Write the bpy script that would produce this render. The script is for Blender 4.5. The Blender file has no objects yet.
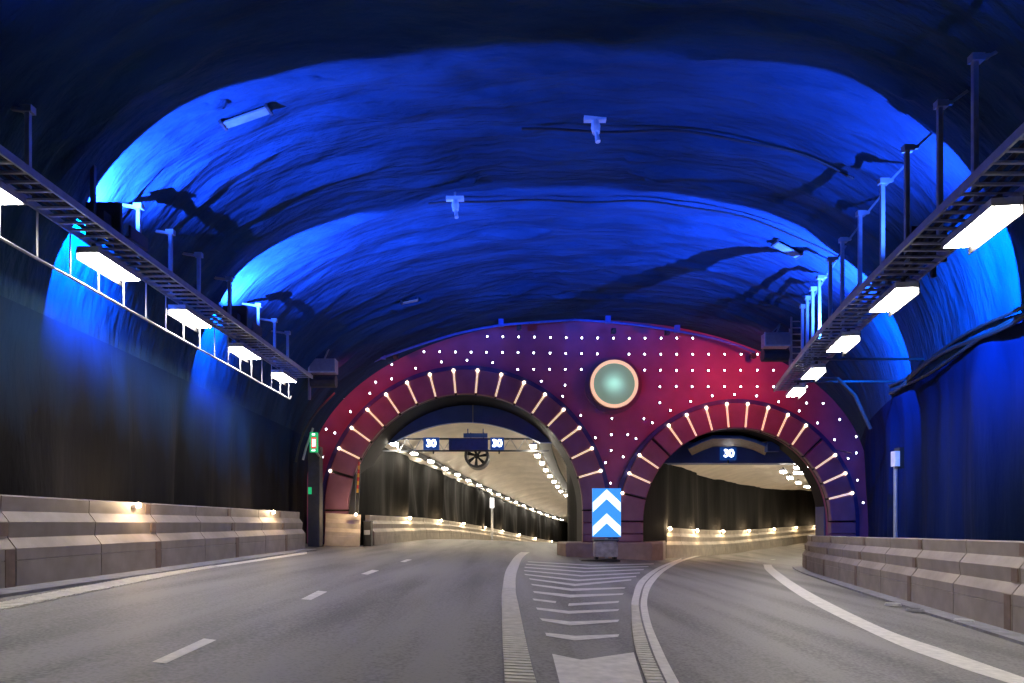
import bpy, math, random
from mathutils import Vector, Matrix, noise
random.seed(7)
sc = bpy.context.scene
COL = sc.collection
PI = math.pi
F, HOR, EYE, S = 700.0, 524.0, 1.3, 0.047      # focal length (px), horizon row, eye height, road crossfall
YF = 31.2                                       # distance of the red portal wall

def at(px, py, d):
    return Vector(((px-512)*d/F, d, EYE+(HOR-py)*d/F))
def on_road(px, py):
    d = F*EYE/(py-HOR-S*(px-512)); x = (px-512)*d/F
    return Vector((x, d, -S*x))
def lerp(tab, v):
    if v <= tab[0][0]: 
        a, b = tab[0], tab[1]
    elif v >= tab[-1][0]: 
        a, b = tab[-2], tab[-1]
    else:
        for a, b in zip(tab, tab[1:]):
            if a[0] <= v <= b[0]: break
    t = (v-a[0])/(b[0]-a[0])
    return a[1]+(b[1]-a[1])*t
def smooth(tab, v):          # softened table look-up
    return sum(lerp(tab, v+o)*w for o, w in ((-1.6,.2),(-.8,.2),(0,.2),(.8,.2),(1.6,.2)))

# ------------------------------------------------------------------ materials
def nt(name):
    m = bpy.data.materials.new(name); m.use_nodes = True
    return m, m.node_tree.nodes, m.node_tree.links, m.node_tree.nodes['Principled BSDF']
def mat(name, c, rough=.6, metal=0., var=.15, scale=6., bump=0., bscale=30., stretch=(1,1,1), spec=.5, bdist=.05):
    m, N, L, b = nt(name)
    b.inputs['Roughness'].default_value = rough; b.inputs['Metallic'].default_value = metal
    b.inputs['Specular IOR Level'].default_value = spec
    tc = N.new('ShaderNodeTexCoord'); mp = N.new('ShaderNodeMapping'); mp.inputs['Scale'].default_value = stretch
    L.new(tc.outputs['Object'], mp.inputs['Vector'])
    n = N.new('ShaderNodeTexNoise'); n.inputs['Scale'].default_value = scale; n.inputs['Detail'].default_value = 6
    L.new(mp.outputs['Vector'], n.inputs['Vector'])
    r = N.new('ShaderNodeValToRGB')
    r.color_ramp.elements[0].position = .3; r.color_ramp.elements[1].position = .7
    r.color_ramp.elements[0].color = [v*(1-var) for v in c]+[1]; r.color_ramp.elements[1].color = [min(1, v*(1+var)) for v in c]+[1]
    L.new(n.outputs['Fac'], r.inputs['Fac']); L.new(r.outputs['Color'], b.inputs['Base Color'])
    if bump:
        n2 = N.new('ShaderNodeTexNoise'); n2.inputs['Scale'].default_value = bscale; n2.inputs['Detail'].default_value = 5
        L.new(mp.outputs['Vector'], n2.inputs['Vector'])
        bp = N.new('ShaderNodeBump'); bp.inputs['Strength'].default_value = bump; bp.inputs['Distance'].default_value = bdist
        L.new(n2.outputs['Fac'], bp.inputs['Height']); L.new(bp.outputs['Normal'], b.inputs['Normal'])
    return m
def glow(name, c, strength, sampled=True, base=(.8,.8,.8)):
    m, N, L, b = nt(name)
    b.inputs['Base Color'].default_value = (*base, 1)
    b.inputs['Emission Color'].default_value = (*c, 1); b.inputs['Emission Strength'].default_value = strength
    if not sampled: m.cycles.emission_sampling = 'NONE'
    return m

M = {}
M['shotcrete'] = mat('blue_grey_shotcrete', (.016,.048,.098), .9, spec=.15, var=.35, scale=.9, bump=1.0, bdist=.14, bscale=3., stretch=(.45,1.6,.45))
M['cladding'] = mat('dark_wall_cladding', (.016,.0155,.017), .9, spec=.05, var=.45, scale=1.1, bump=.5, bscale=7., stretch=(1,1,.18))
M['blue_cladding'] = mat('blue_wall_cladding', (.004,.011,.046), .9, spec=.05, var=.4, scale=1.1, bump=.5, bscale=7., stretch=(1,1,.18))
def shade_blend(name, top, low, z0, z1):
    '''wall colour darkening downwards with a ragged edge: tray shadow put into the colour'''
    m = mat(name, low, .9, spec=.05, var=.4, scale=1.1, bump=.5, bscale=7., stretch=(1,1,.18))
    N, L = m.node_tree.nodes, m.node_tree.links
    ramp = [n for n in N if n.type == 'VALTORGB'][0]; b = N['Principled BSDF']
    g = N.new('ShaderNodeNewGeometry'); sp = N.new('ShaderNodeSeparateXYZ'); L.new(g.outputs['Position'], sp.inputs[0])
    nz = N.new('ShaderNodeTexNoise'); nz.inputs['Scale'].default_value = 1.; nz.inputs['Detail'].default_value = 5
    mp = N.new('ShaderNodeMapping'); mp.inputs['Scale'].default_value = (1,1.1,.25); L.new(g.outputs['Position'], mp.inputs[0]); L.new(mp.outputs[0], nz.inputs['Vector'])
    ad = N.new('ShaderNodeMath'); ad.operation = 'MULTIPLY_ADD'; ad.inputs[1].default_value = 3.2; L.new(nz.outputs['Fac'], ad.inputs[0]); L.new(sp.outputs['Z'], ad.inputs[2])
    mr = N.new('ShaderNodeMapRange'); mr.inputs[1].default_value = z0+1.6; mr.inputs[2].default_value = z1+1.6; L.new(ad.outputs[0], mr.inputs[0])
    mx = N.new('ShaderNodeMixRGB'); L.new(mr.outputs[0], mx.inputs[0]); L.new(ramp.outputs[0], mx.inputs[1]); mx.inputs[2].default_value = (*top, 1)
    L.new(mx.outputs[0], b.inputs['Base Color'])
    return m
M['cladding'] = shade_blend('dark_wall_cladding', (.013,.035,.09), (.016,.0155,.017), 3.0, 4.7)  # lower wall coloured darker in place of the cable ladder's shadow
M['drape'] = mat('dark_tunnel_lining', (.012,.011,.0098), .8, spec=.08, var=.5, scale=1.2, bump=.3, bscale=5., stretch=(1,1,.2))
M['tunnel_ceiling'] = mat('pale_tunnel_ceiling', (.74,.67,.57), .7, var=.1, scale=1.2, bump=.1, bscale=6.)
M['concrete'] = mat('barrier_concrete', (.26,.222,.20), .6, var=.2, scale=2.2, bump=.06, bscale=60.)
M['tunnel_concrete'] = mat('pale_tunnel_concrete', (.46,.40,.31), .6, var=.18, scale=2.2, bump=.06, bscale=60.)
M['plinth'] = mat('beige_plinth', (.36,.27,.21), .6, var=.15, scale=3.)
M['joint'] = mat('brown_joint_cover', (.165,.11,.09), .6, var=.2)
M['paint'] = mat('worn_white_road_paint', (.60,.58,.54), .55, var=.16, scale=9., bump=.1, bscale=80.)
M['kerb'] = mat('kerb_concrete', (.20,.20,.22), .7, var=.25, scale=5.)
M['portal'] = mat('red_portal_paint', (.45,.125,.22), .6, var=.18, scale=.8)
M['block'] = mat('dark_plum_arch_panel', (.27,.125,.165), .5, var=.16, scale=1.5)
M['rim'] = mat('blue_arch_edge', (.04,.035,.16), .5)
M['groove'] = mat('black_groove', (.01,.01,.012), .6)
M['reveal'] = mat('dark_arch_reveal', (.010,.009,.013), .7, spec=.2, var=.2, scale=1.5)
M['lintel'] = mat('grey_lintel_panel', (.12,.15,.2), .6, var=.1, scale=2.)
M['soffit'] = mat('tan_soffit', (.42,.34,.25), .6)
M['steel'] = mat('galvanised_steel', (.42,.43,.45), .4, .6, var=.12, scale=8.)
M['darksteel'] = mat('dark_steel', (.055,.058,.065), .5, .3)
M['pipe'] = mat('grey_conduit', (.5,.52,.55), .45, .2)
M['cable'] = mat('black_cable', (.012,.012,.014), .6)
M['white'] = mat('white_coated_metal', (.7,.7,.7), .4)
M['bluepanel'] = mat('blue_lintel_panel', (.05,.10,.34), .55, var=.1, scale=2.)  # blue floodlight on the grey lintels is put into this colour
M['bluepipe'] = mat('blue_pipe', (.06,.17,.62), .45)  # pipes with a blue base colour
M['black'] = mat('black_plastic', (.012,.012,.014), .5)
M['signblue'] = mat('blue_sign_board', (.03,.08,.34), .5)
M['grey_plastic'] = mat('clouded_grey_plastic', (.36,.33,.36), .35, var=.4, scale=4.)
M['red'] = mat('red_reflective', (.6,.03,.02), .5)
M['yellow'] = mat('yellow_reflective', (.75,.42,.03), .5)
M['brass'] = mat('warm_ring_metal', (.5,.3,.2), .35, .5)
M['lamp'] = glow('white_luminaire_diffuser', (1.,.92,.80), 86.)
M['tunlamp'] = glow('tunnel_luminaire_diffuser', (1.,.90,.74), 150.)
M['star'] = glow('star_light', (.80,.84,1.), 14., False)
M['strip'] = glow('warm_light_strip', (1.,.68,.36), .85)
M['tip'] = glow('warm_strip_lamp', (1.,.80,.55), 5., False)
M['ring'] = glow('peach_ring_light', (1.,.60,.40), .95, True, (.25,.16,.12))
M['bulb'] = glow('warm_barrier_bulb', (1.,.72,.42), 60., False)
M['led'] = glow('white_led_numeral', (.85,.92,1.), 7., False)
M['ledback'] = glow('blue_led_board', (.01,.10,.5), .35, False, (.02,.06,.25))
M['signface'] = glow('lit_blue_sign_face', (.05,.36,.95), .85, True, (.03,.2,.6))
M['signwhite'] = glow('lit_white_chevron', (.85,.97,1.), 1.15, True)
M['green'] = glow('lit_green_panel', (.02,.75,.25), .55, False, (.02,.4,.15))
M['redlit'] = glow('lit_red_panel', (.95,.06,.05), .9, False, (.5,.03,.02))
M['whitelit'] = glow('lit_white_mark', (1,1,1), 2., False)
M['bluelens'] = glow('blue_flood_lens', (.03,.22,1.), 3., False)
M['redlens'] = glow('red_flood_lens', (1.,.03,.06), 2., False)
# asphalt
def asphalt():
    m, N, L, b = nt('asphalt')
    tc = N.new('ShaderNodeTexCoord')
    n1 = N.new('ShaderNodeTexNoise'); n1.inputs['Scale'].default_value = 28; n1.inputs['Detail'].default_value = 4
    n2 = N.new('ShaderNodeTexNoise'); n2.inputs['Scale'].default_value = .45; n2.inputs['Detail'].default_value = 5
    mp = N.new('ShaderNodeMapping'); mp.inputs['Scale'].default_value = (2.6, .22, 1); mp.inputs['Rotation'].default_value = (0,0,math.radians(6))
    L.new(tc.outputs['Object'], mp.inputs['Vector']); L.new(mp.outputs['Vector'], n2.inputs['Vector']); L.new(tc.outputs['Object'], n1.inputs['Vector'])
    mx = N.new('ShaderNodeMath'); mx.operation = 'MULTIPLY_ADD'; mx.inputs[1].default_value = .8
    L.new(n1.outputs['Fac'], mx.inputs[0]); L.new(n2.outputs['Fac'], mx.inputs[2])
    r = N.new('ShaderNodeValToRGB'); r.color_ramp.elements[0].position = .66; r.color_ramp.elements[1].position = 1.16
    r.color_ramp.elements[0].color = (.088,.085,.082,1); r.color_ramp.elements[1].color = (.23,.222,.212,1)
    L.new(mx.outputs[0], r.inputs['Fac']); L.new(r.outputs['Color'], b.inputs['Base Color'])
    b.inputs['Roughness'].default_value = .62; b.inputs['Specular IOR Level'].default_value = .35
    bp = N.new('ShaderNodeBump'); bp.inputs['Strength'].default_value = .25; bp.inputs['Distance'].default_value = .01
    L.new(n1.outputs['Fac'], bp.inputs['Height']); L.new(bp.outputs['Normal'], b.inputs['Normal'])
    return m
M['asphalt'] = asphalt()
def frosted():
    m, N, L, b = nt('sea_green_frosted_glass')
    t = N.new('ShaderNodeBsdfTranslucent'); t.inputs['Color'].default_value = (.35,.72,.62,1)
    mx = N.new('ShaderNodeMixShader'); mx.inputs[0].default_value = .6
    b.inputs['Base Color'].default_value = (.10,.22,.24,1); b.inputs['Roughness'].default_value = .15
    L.new(b.outputs[0], mx.inputs[1]); L.new(t.outputs[0], mx.inputs[2])
    L.new(mx.outputs[0], N['Material Output'].inputs['Surface'])
    return m
M['frosted'] = frosted()

# ------------------------------------------------------------------ mesh helper
class MB:
    def __init__(s): s.v = []; s.f = []
    def add(s, vs, fs):
        o = len(s.v); s.v += [Vector(p) for p in vs]; s.f += [tuple(i+o for i in f) for f in fs]; return s
    def box(s, c, d, rz=0., m=None):
        x, y, z = d[0]/2, d[1]/2, d[2]/2
        R = m if m is not None else Matrix.Rotation(rz, 3, 'Z')
        vs = [Vector(c)+R@Vector(p) for p in ((-x,-y,-z),(x,-y,-z),(x,y,-z),(-x,y,-z),(-x,-y,z),(x,-y,z),(x,y,z),(-x,y,z))]
        return s.add(vs, [(3,2,1,0),(4,5,6,7),(0,1,5,4),(1,2,6,5),(2,3,7,6),(3,0,4,7)])
    def bar(s, a, b, w, h=None):          # square bar between two points
        a, b = Vector(a), Vector(b); t = (b-a); l = t.length
        q = t.to_track_quat('Y', 'Z').to_matrix()
        return s.box((a+b)/2, (w, l, h or w), m=q)
    def tube(s, pts, r, n=8, cap=True):
        pts = [Vector(p) for p in pts]; rings = []
        for i, p in enumerate(pts):
            t = (pts[min(i+1, len(pts)-1)]-pts[max(i-1, 0)]).normalized()
            q = t.to_track_quat('Z', 'Y').to_matrix()
            rr = r[i] if isinstance(r, (list, tuple)) else r
            rings.append([p+q@Vector((math.cos(2*PI*k/n)*rr, math.sin(2*PI*k/n)*rr, 0)) for k in range(n)])
        vs = [v for g in rings for v in g]; fs = []
        for i in range(len(pts)-1):
            for k in range(n):
                k2 = (k+1) % n
                fs.append((i*n+k, i*n+k2, (i+1)*n+k2, (i+1)*n+k))
        if cap:
            fs.append(tuple(range(n-1, -1, -1))); fs.append(tuple((len(pts)-1)*n+k for k in range(n)))
        return s.add(vs, fs)
    def ball(s, c, r, n=8, squash=(1,1,1)):
        vs = []; fs = []; m = n//2+1
        for i in range(m+1):
            a = PI*i/m
            for k in range(n):
                b = 2*PI*k/n
                vs.append(Vector(c)+Vector((r*math.sin(a)*math.cos(b)*squash[0], r*math.sin(a)*math.sin(b)*squash[1], r*math.cos(a)*squash[2])))
        for i in range(m):
            for k in range(n):
                fs.append((i*n+k, i*n+(k+1)%n, (i+1)*n+(k+1)%n, (i+1)*n+k))
        return s.add(vs, fs)
    def prism(s, poly, y0, y1, inset=0.):  # polygon in XZ from y0 (front) to y1 (back); the front may be chamfered
        n = len(poly); cx = sum(p[0] for p in poly)/n; cz = sum(p[1] for p in poly)/n
        vs = []; fs = []
        if inset:
            k = 0
            for (x, z) in poly:
                l = math.hypot(x-cx, z-cz); q = max(0, l-inset*1.4)/l
                vs.append((cx+(x-cx)*q, y0, cz+(z-cz)*q))
            vs += [(x, y0+inset, z) for x, z in poly]; vs += [(x, y1, z) for x, z in poly]; lay = 3
        else:
            vs = [(x, y0, z) for x, z in poly]+[(x, y1, z) for x, z in poly]; lay = 2
        fs.append(tuple(range(n))); fs.append(tuple((lay-1)*n+i for i in range(n-1, -1, -1)))
        for j in range(lay-1):
            for i in range(n):
                i2 = (i+1) % n
                fs.append((j*n+i2, j*n+i, (j+1)*n+i, (j+1)*n+i2))
        return s.add(vs, fs)
    def grid(s, rows, closed=False):
        n = len(rows[0]); vs = [p for r in rows for p in r]; fs = []
        for i in range(len(rows)-1):
            for k in range(n-1 if not closed else n):
                k2 = (k+1) % n
                fs.append((i*n+k, i*n+k2, (i+1)*n+k2, (i+1)*n+k))
        return s.add(vs, fs)
    def build(s, name, m, parent=None, origin=None, smooth=False):
        me = bpy.data.meshes.new(name)
        if origin is None:
            origin = parent.matrix_basis.translation if parent is not None and parent.parent is None else Vector((0,0,0))
            if parent is not None and parent.parent is not None:
                origin = parent.matrix_basis.translation + parent.parent.matrix_basis.translation
        o3 = Vector(origin)
        me.from_pydata([tuple(v-o3) for v in s.v], [], s.f); me.materials.append(M[m] if isinstance(m, str) else m)
        me.update()
        if smooth:
            for p in me.polygons: p.use_smooth = True
        o = bpy.data.objects.new(name, me); COL.objects.link(o)
        if parent is not None: o.parent = parent
        else: o.location = o3
        return o

def tag(o, label=None, cat=None, group=None, kind=None):
    if label: o['label'] = label
    if cat: o['category'] = cat
    if group: o['group'] = group
    if kind: o['kind'] = kind
    return o
def thing(name, loc, label, cat, group=None, rz=0.):
    o = bpy.data.objects.new(name, None); COL.objects.link(o); o.empty_display_size = .2
    o.location = loc; o.rotation_euler.z = rz
    return tag(o, label, cat, group)
def copy_tree(o, parent=None):
    c = o.copy(); COL.objects.link(c)
    if parent is not None: c.parent = parent
    for ch in list(o.children): copy_tree(ch, c)
    return c
ORD = 'first second third fourth fifth sixth seventh eighth ninth tenth eleventh twelfth thirteenth fourteenth fifteenth sixteenth seventeenth eighteenth nineteenth twentieth twenty-first twenty-second twenty-third twenty-fourth'.split()

# ------------------------------------------------------------------ camera, world
cam = bpy.data.cameras.new('camera'); cam.sensor_width = 36; cam.lens = F*36/1024; cam.shift_y = (HOR-341.5)/1024
cam.clip_end = 400; cam.clip_start = .05
co = bpy.data.objects.new('camera', cam); COL.objects.link(co); co.location = (0,0,EYE); co.rotation_euler = (PI/2,0,0); sc.camera = co
w = bpy.data.worlds.new('world'); sc.world = w; w.use_nodes = True
w.node_tree.nodes['Background'].inputs[0].default_value = (.0,.0,.0,1); w.node_tree.nodes['Background'].inputs[1].default_value = 0
sc.view_settings.view_transform = 'Standard'; sc.view_settings.look = 'None'; sc.view_settings.gamma = 1; sc.view_settings.exposure = 0
sc.view_settings.use_curve_mapping = False

# ------------------------------------------------------------------ main cavern
XL = [(-10,-8.3),(14,-8.3),(20,-8.5),(26,-8.75),(31.4,-9.15)]
XR = [(-10,5.5),(8,7.9),(10,8.4),(13,9.2),(18,10.35),(22,11.7),(26,13.3),(31.4,16.0)]
ZA = [(-10,9.65),(13.5,9.65),(18,9.95),(24,10.2),(31.4,10.4)]
ZS = [(-10,4.),(18,4.),(31.4,3.)]
NN = [(-10,2.85),(14,2.85),(19,2.65),(31.4,2.1)]
WTOP = 5.0
def section(Y):
    xl, xr = smooth(XL, Y), smooth(XR, Y)
    return (xl+xr)/2, (xr-xl)/2, lerp(ZS, Y), lerp(ZA, Y), lerp(NN, Y)
def wall_x(Y, z, side):
    xc, a, zs, za, n = section(Y); v = max(0., (z-zs)/(za-zs))
    return xc+side*a*(1-v**n)**(1/n)
def vault(Y, t):
    """point on the vault, t = 0 (left springing) .. 1 (right springing)"""
    xc, a, zs, za, n = section(Y); h = za-zs
    th0 = math.atan2(WTOP-zs, wall_x(Y, WTOP, 1)-xc)
    th = PI-th0-(PI-2*th0)*t
    c, s_ = math.cos(th), math.sin(th)
    r = (abs(c/a)**n+abs(s_/h)**n)**(-1/n)
    return Vector((xc+r*c, Y, zs+r*s_))
def vault_at(Y, x, drop=.0):
    lo, hi = 0., 1.
    for _ in range(30):
        m_ = (lo+hi)/2
        if vault(Y, m_).x < x: lo = m_
        else: hi = m_
    p = vault(Y, lo); p.z -= drop
    return p
def frange(a, b, st):
    n = max(1, round((b-a)/st)); return [a+(b-a)*i/n for i in range(n+1)]
rows = []
ys = frange(-8, YF+.25, .10)
NT = 190
for Y in ys:
    row = []
    for i in range(NT+1):
        t = i/NT; p = vault(Y, t); xc, a, zs, za, n = section(Y)
        nrm = Vector((xc-p.x, 0, (zs-p.z)*1.3)).normalized()
        al = t*24.
        e = min(1, t*12, (1-t)*12)
        f1 = noise.noise(Vector((al*.18, Y*.30, 3.1)))*.22
        f2 = noise.noise(Vector((al*.30, Y*1.15+al*.10, 9.7)))*.13
        f3 = noise.noise(Vector((al*.9, Y*2.6+al*.25, 5.2)))*.055
        st = noise.noise(Vector((al*.42+Y*.1, Y*3.2+al*.35, 1.7)))
        f3 += max(0, st-.12)*-.30*(.3+.7*(noise.noise(Vector((al*.2, Y*.3, 40.)))>-.1))
        e2 = min(1, max(.12, (YF-Y)/3))
        row.append(p-nrm*((f1+f2+f3)*e*e2))
    rows.append(row)
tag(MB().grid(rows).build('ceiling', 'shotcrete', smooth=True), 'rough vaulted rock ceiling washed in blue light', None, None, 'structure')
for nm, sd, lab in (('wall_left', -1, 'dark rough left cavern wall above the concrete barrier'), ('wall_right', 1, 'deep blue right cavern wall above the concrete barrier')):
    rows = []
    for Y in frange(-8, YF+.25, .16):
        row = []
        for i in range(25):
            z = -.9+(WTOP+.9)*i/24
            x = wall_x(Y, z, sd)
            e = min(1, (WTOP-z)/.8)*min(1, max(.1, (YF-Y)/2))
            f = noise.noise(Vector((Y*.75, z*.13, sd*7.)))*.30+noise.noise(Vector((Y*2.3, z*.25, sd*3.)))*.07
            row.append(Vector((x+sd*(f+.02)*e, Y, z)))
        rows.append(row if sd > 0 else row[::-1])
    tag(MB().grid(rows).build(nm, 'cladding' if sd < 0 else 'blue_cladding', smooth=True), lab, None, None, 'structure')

# ------------------------------------------------------------------ road and paint
road = MB().grid([[Vector((x, y, -S*x)) for x in frange(-10, 17.5, 1.)] for y in frange(-8, YF+.2, 1.)]).build('road', 'asphalt')
tag(road, 'grey asphalt road surface splitting towards two tunnel mouths', None, None, 'structure')
# left tunnel path tables (distance -> x of the luminaire line; ground drop)
LX = [(31.2,-6.05),(34.5,-5.85),(39.3,-5.55),(44.1,-5.17),(48.9,-4.72),(53.7,-4.22),(58.5,-3.7),(63.3,-3.03),(68.1,-2.26),(72.9,-1.45),(77.7,-.55),(82.5,.42),(87.3,1.45),(92.1,2.55),(96.9,3.7),(101.7,4.98),(106.5,6.35),(111.3,7.8),(135,16.)]
RX = [(31.2,.95),(34.5,1.08),(39.4,1.46),(44.4,1.95),(50,2.5),(56,3.2),(62,4.),(70,5.),(80,7.2),(90,9.8),(100,12.6),(110,15.8),(135,24.)]
GD = [(31.2,.30),(45,.30),(55,.12),(63,-.14),(72,-.52),(80,-.95),(90,-1.55),(106,-2.6),(135,-4.6)]
def gL(d, x): return smooth(GD, d)-S*(x-smooth(LX, d))*max(0, 1-max(0, d-31)/120)
def wallL(d): return smooth(LX, d)-.85-max(0, (34-d))*.06
def wallR(d): return smooth(RX, d)+1.75+max(0, 36-d)*.16
rows = []
for d in frange(YF+.2, 130, 1.2):
    a, b = wallL(d)-.3, wallR(d)+.3
    rows.append([Vector((a+(b-a)*i/8, d, (gL(d, a+(b-a)*i/8) if d > 33.5 else -S*(a+(b-a)*i/8)))) for i in range(9)])
tag(MB().grid(rows).build('road', 'asphalt'), 'road surface running down into the left tunnel', None, None, 'structure')
# right tunnel path
RL = [(31.2,5.75),(33.5,7.1),(35,8.0),(41,11.4),(48,15.4),(56,20.7),(64,26.8),(72,34.),(80,42.)]
RG = [(31.2,-.30),(35,-.40),(41,-.58),(48,-.68),(56,-.60),(64,-.42),(80,.1)]
def pR(d, off):      # a point off metres to the right of the right tunnel's left wall foot
    x = lerp(RL, d); t = Vector((lerp(RL, d+1.5)-lerp(RL, d-1.5), 3, 0)).normalized(); n = Vector((t.y, -t.x, 0))
    return Vector((x, d, lerp(RG, d)))+n*off-Vector((0,0,S*.6*off))
rows = [[Vector((x, YF+.2, -S*x)) for x in [5.2+9.4*i/8 for i in range(9)]]]
def low(p):
    if p.y < YF+.4: p.z = -S*p.x-.03
    return p
rows += [[low(pR(d, -.5+8.6*i/8)) for i in range(9)] for d in frange(33.6, 78, 1.2)]
tag(MB().grid(rows).build('road', 'asphalt'), 'road surface curving away into the right tunnel', None, None, 'structure')

def strip(A, B, sub=10, lift=.006):
    """ribbon between two pixel polylines on the road"""
    pa = [on_road(*p) for p in A]; pb = [on_road(*p) for p in B]
    def res(ps):
        # Catmull-Rom through ground points
        out = []
        for i in range(len(ps)-1):
            p0, p1, p2, p3 = ps[max(i-1,0)], ps[i], ps[i+1], ps[min(i+2,len(ps)-1)]
            for k in range(sub):
                t = k/sub
                out.append(.5*((2*p1)+(p2-p0)*t+(2*p0-5*p1+4*p2-p3)*t*t+(3*p1-p0-3*p2+p3)*t**3))
        out.append(ps[-1]); return out
    ra, rb = res(pa), res(pb)
    m = MB()
    up = Vector((0,0,lift))
    m.grid([[a+up, b+up] for a, b in zip(ra, rb)])
    return m, ra, rb
def rumble(ra, rb, ymax):
    """transverse ridges squarely across a line, up to the distance ymax"""
    m = MB()
    def xat(ps, y):
        for p, q in zip(ps, ps[1:]):
            if min(p.y, q.y) <= y <= max(p.y, q.y) and p.y != q.y:
                return p.x+(q.x-p.x)*(y-p.y)/(q.y-p.y)
    y = max(min(p.y for p in ra), min(p.y for p in rb))+.02
    while y < ymax:
        q = []
        for ps, yy in ((ra,y),(rb,y),(rb,y+.07),(ra,y+.07)):
            x = xat(ps, yy)
            if x is not None: q.append(Vector((x, yy, -S*x)))
        if len(q) == 4:
            vs = [p+Vector((0,0,.004)) for p in q]+[p+Vector((0,0,.020)) for p in q]
            m.add(vs, [(4,5,6,7),(0,1,5,4),(1,2,6,5),(2,3,7,6),(3,0,4,7)])
        y += .13
    return m
# left edge line
m, ra, rb = strip([(-60,624),(0,611),(100,590.5),(200,570.5),(260,561),(307,554)], [(-60,616),(0,603.5),(100,584),(200,566),(260,557.5),(307,551.3)])
tag(m.build('edge_line', 'paint', road), 'white edge line along the left barrier')
rumble(ra, rb, 16.).build('rumble_ridges', 'paint', road)
# gore lines
m, ra, rb = strip([(505,740),(504.7,683),(502.5,640),(502,613.8),(502.5,588.8),(507.8,566.9),(520,552.8),(538,546.5)], [(556,740),(536,683),(526.6,645),(518.8,607.5),(515.6,588.8),(517.5,570),(525.5,555),(540,548)])
tag(m.build('gore_line', 'paint', road), 'wide ridged white line left of the chevrons')
rumble(ra, rb, 14.).build('rumble_ridges', 'paint', road)
m, ra, rb = strip([(663,730),(646.9,683),(634.4,645),(631.5,613.8),(632.8,596.6),(640.6,579.4),(659.4,566.9),(681,558.5)], [(685,730),(664,683),(649,648),(640,616),(639.5,597.5),(646.5,581),(662.5,568),(682,559.4)])
tag(m.build('gore_line', 'paint', road), 'ridged white line right of the chevrons')
rumble(ra, rb, 12.).build('rumble_ridges', 'paint', road)
m, ra, rb = strip([(690,730),(667,683),(651.5,648),(642,616),(641.5,597.5),(648,581),(663.3,568.3),(682.3,559.6),(705,553.5)], [(706,730),(679,683),(662.5,651),(650,620),(647.5,598),(654,582.5),(666.5,570),(684,560.8),(705,554.7)])
tag(m.build('edge_line', 'paint', road), 'bright white line on the right lane side of the chevrons')
# right edge line
m, ra, rb = strip([(1090,700),(1024,678),(948.6,651.6),(877.5,626),(811,593),(784,576),(772,566),(775,561.5),(800,557)], [(1090,712),(1010,684),(948.6,664),(877.5,636),(802,597.5),(771,575),(764,566.4),(768,560.3),(800,555.6)])
tag(m.build('edge_line', 'paint', road), 'white edge line curving along the right barrier')
for q in ([(152,662.5),(166,664),(216.5,640.5),(204,639)], [(301,599.5),(311,600.3),(327.5,592),(318,591)], [(361,574.2),(368,574.8),(379,570.8),(372,570)], [(400,562),(405,562.3),(412,559.8),(407,559.3)]):
    p = [on_road(*a)+Vector((0,0,.006)) for a in q]
    MB().add(p, [(0,1,2,3)]).build('lane_dash', 'paint', road)
cs = 3.2
chev = [((465,362),(562,372),(702,367),(698,375),(560,387),(468,372)), ((447,315),(545,326),(702,320),(697,327),(545,339),(455,323)),
        ((435,281),(540,292),(702,286),(697,292),(540,301),(440,288)), ((425,228),(545,239.5),(716,235.5),(712,240),(545,249),(430,234)),
        ((419,205),(550,220),(722,216),(718,220),(550,228),(423,209.5)), ((412,187),(560,205),(740,190),(740,194),(560,212),(416,191)),
        ((398,173),(570,191),(756,179.5),(756,183),(570,196.5),(400,176.5)), ((396,161),(580,177),(768,168.5),(768,171.5),(580,181.5),(398,164)),
        ((398,150.5),(590,164.5),(780,157.5),(780,160.5),(590,168.5),(400,153.5)), ((402,141),(600,153.5),(795,148),(795,150.5),(600,157),(404,143.5)),
        ((408,133),(612,144),(812,139.5),(812,142),(612,147),(410,135)),]
for c in chev:
    p = [on_road(400+x/cs, 520+y/cs)+Vector((0,0,.006)) for x, y in c]
    MB().add(p, [(0,1,4,5),(1,2,3,4)]).build('chevron_marking', 'paint', road)
for c in (((424,252),(500,261),(498,267),(428,258)), ((540,268),(702,260),(698,266),(538,276))):
    p = [on_road(400+x/cs, 520+y/cs)+Vector((0,0,.006)) for x, y in c]
    tag(MB().add(p, [(0,1,2,3)]).build('chevron_marking', 'paint', road), 'worn half of a broken chevron')
p = [on_road(400+x/cs, 520+y/cs)+Vector((0,0,.006)) for x, y in ((487,430),(580,449),(748,425),(790,560),(800,640),(560,640),(520,560))]
tag(MB().add(p, [tuple(range(7))]).build('arrow_marking', 'paint', road), 'broad white painted block with notched top')

# ------------------------------------------------------------------ concrete barriers
PROF = [(0,0),(.0,.42),(.012,.43),(.0,.44),(.0,.60),(.12,.76),(.10,.99),(.22,1.15),(.21,1.37),(.235,1.39),(.42,1.39),(.42,0)]   # (back from the road face, height)
def barrier_mesh(L_, name='barrier_block'):
    m = MB(); g = .012
    ra = [Vector((o, -L_/2+g, z)) for o, z in PROF]; rb = [Vector((o, L_/2-g, z)) for o, z in PROF]
    n = len(PROF); m.add(ra+rb, [(i, (i+1) % n, n+(i+1) % n, n+i) for i in range(n)]+[tuple(range(n-1,-1,-1)), tuple(range(n, 2*n))])
    return m
def make_barrier(L_, strips, cm):
    root = thing('concrete_barrier', (0,0,0), 'x', 'barrier')
    barrier_mesh(L_).build('barrier_block', cm, root)
    # dark seam behind the panel joint
    if strips:
        for o, z0, z1 in ((-.012,.02,.59),(.088,.78,.98),(.20,1.17,1.36)):
            MB().box((o+.02, -L_/2+.13, (z0+z1)/2), (.04,.2,z1-z0)).build('joint_cover', 'joint', root)
    return root
PB = {}
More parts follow.
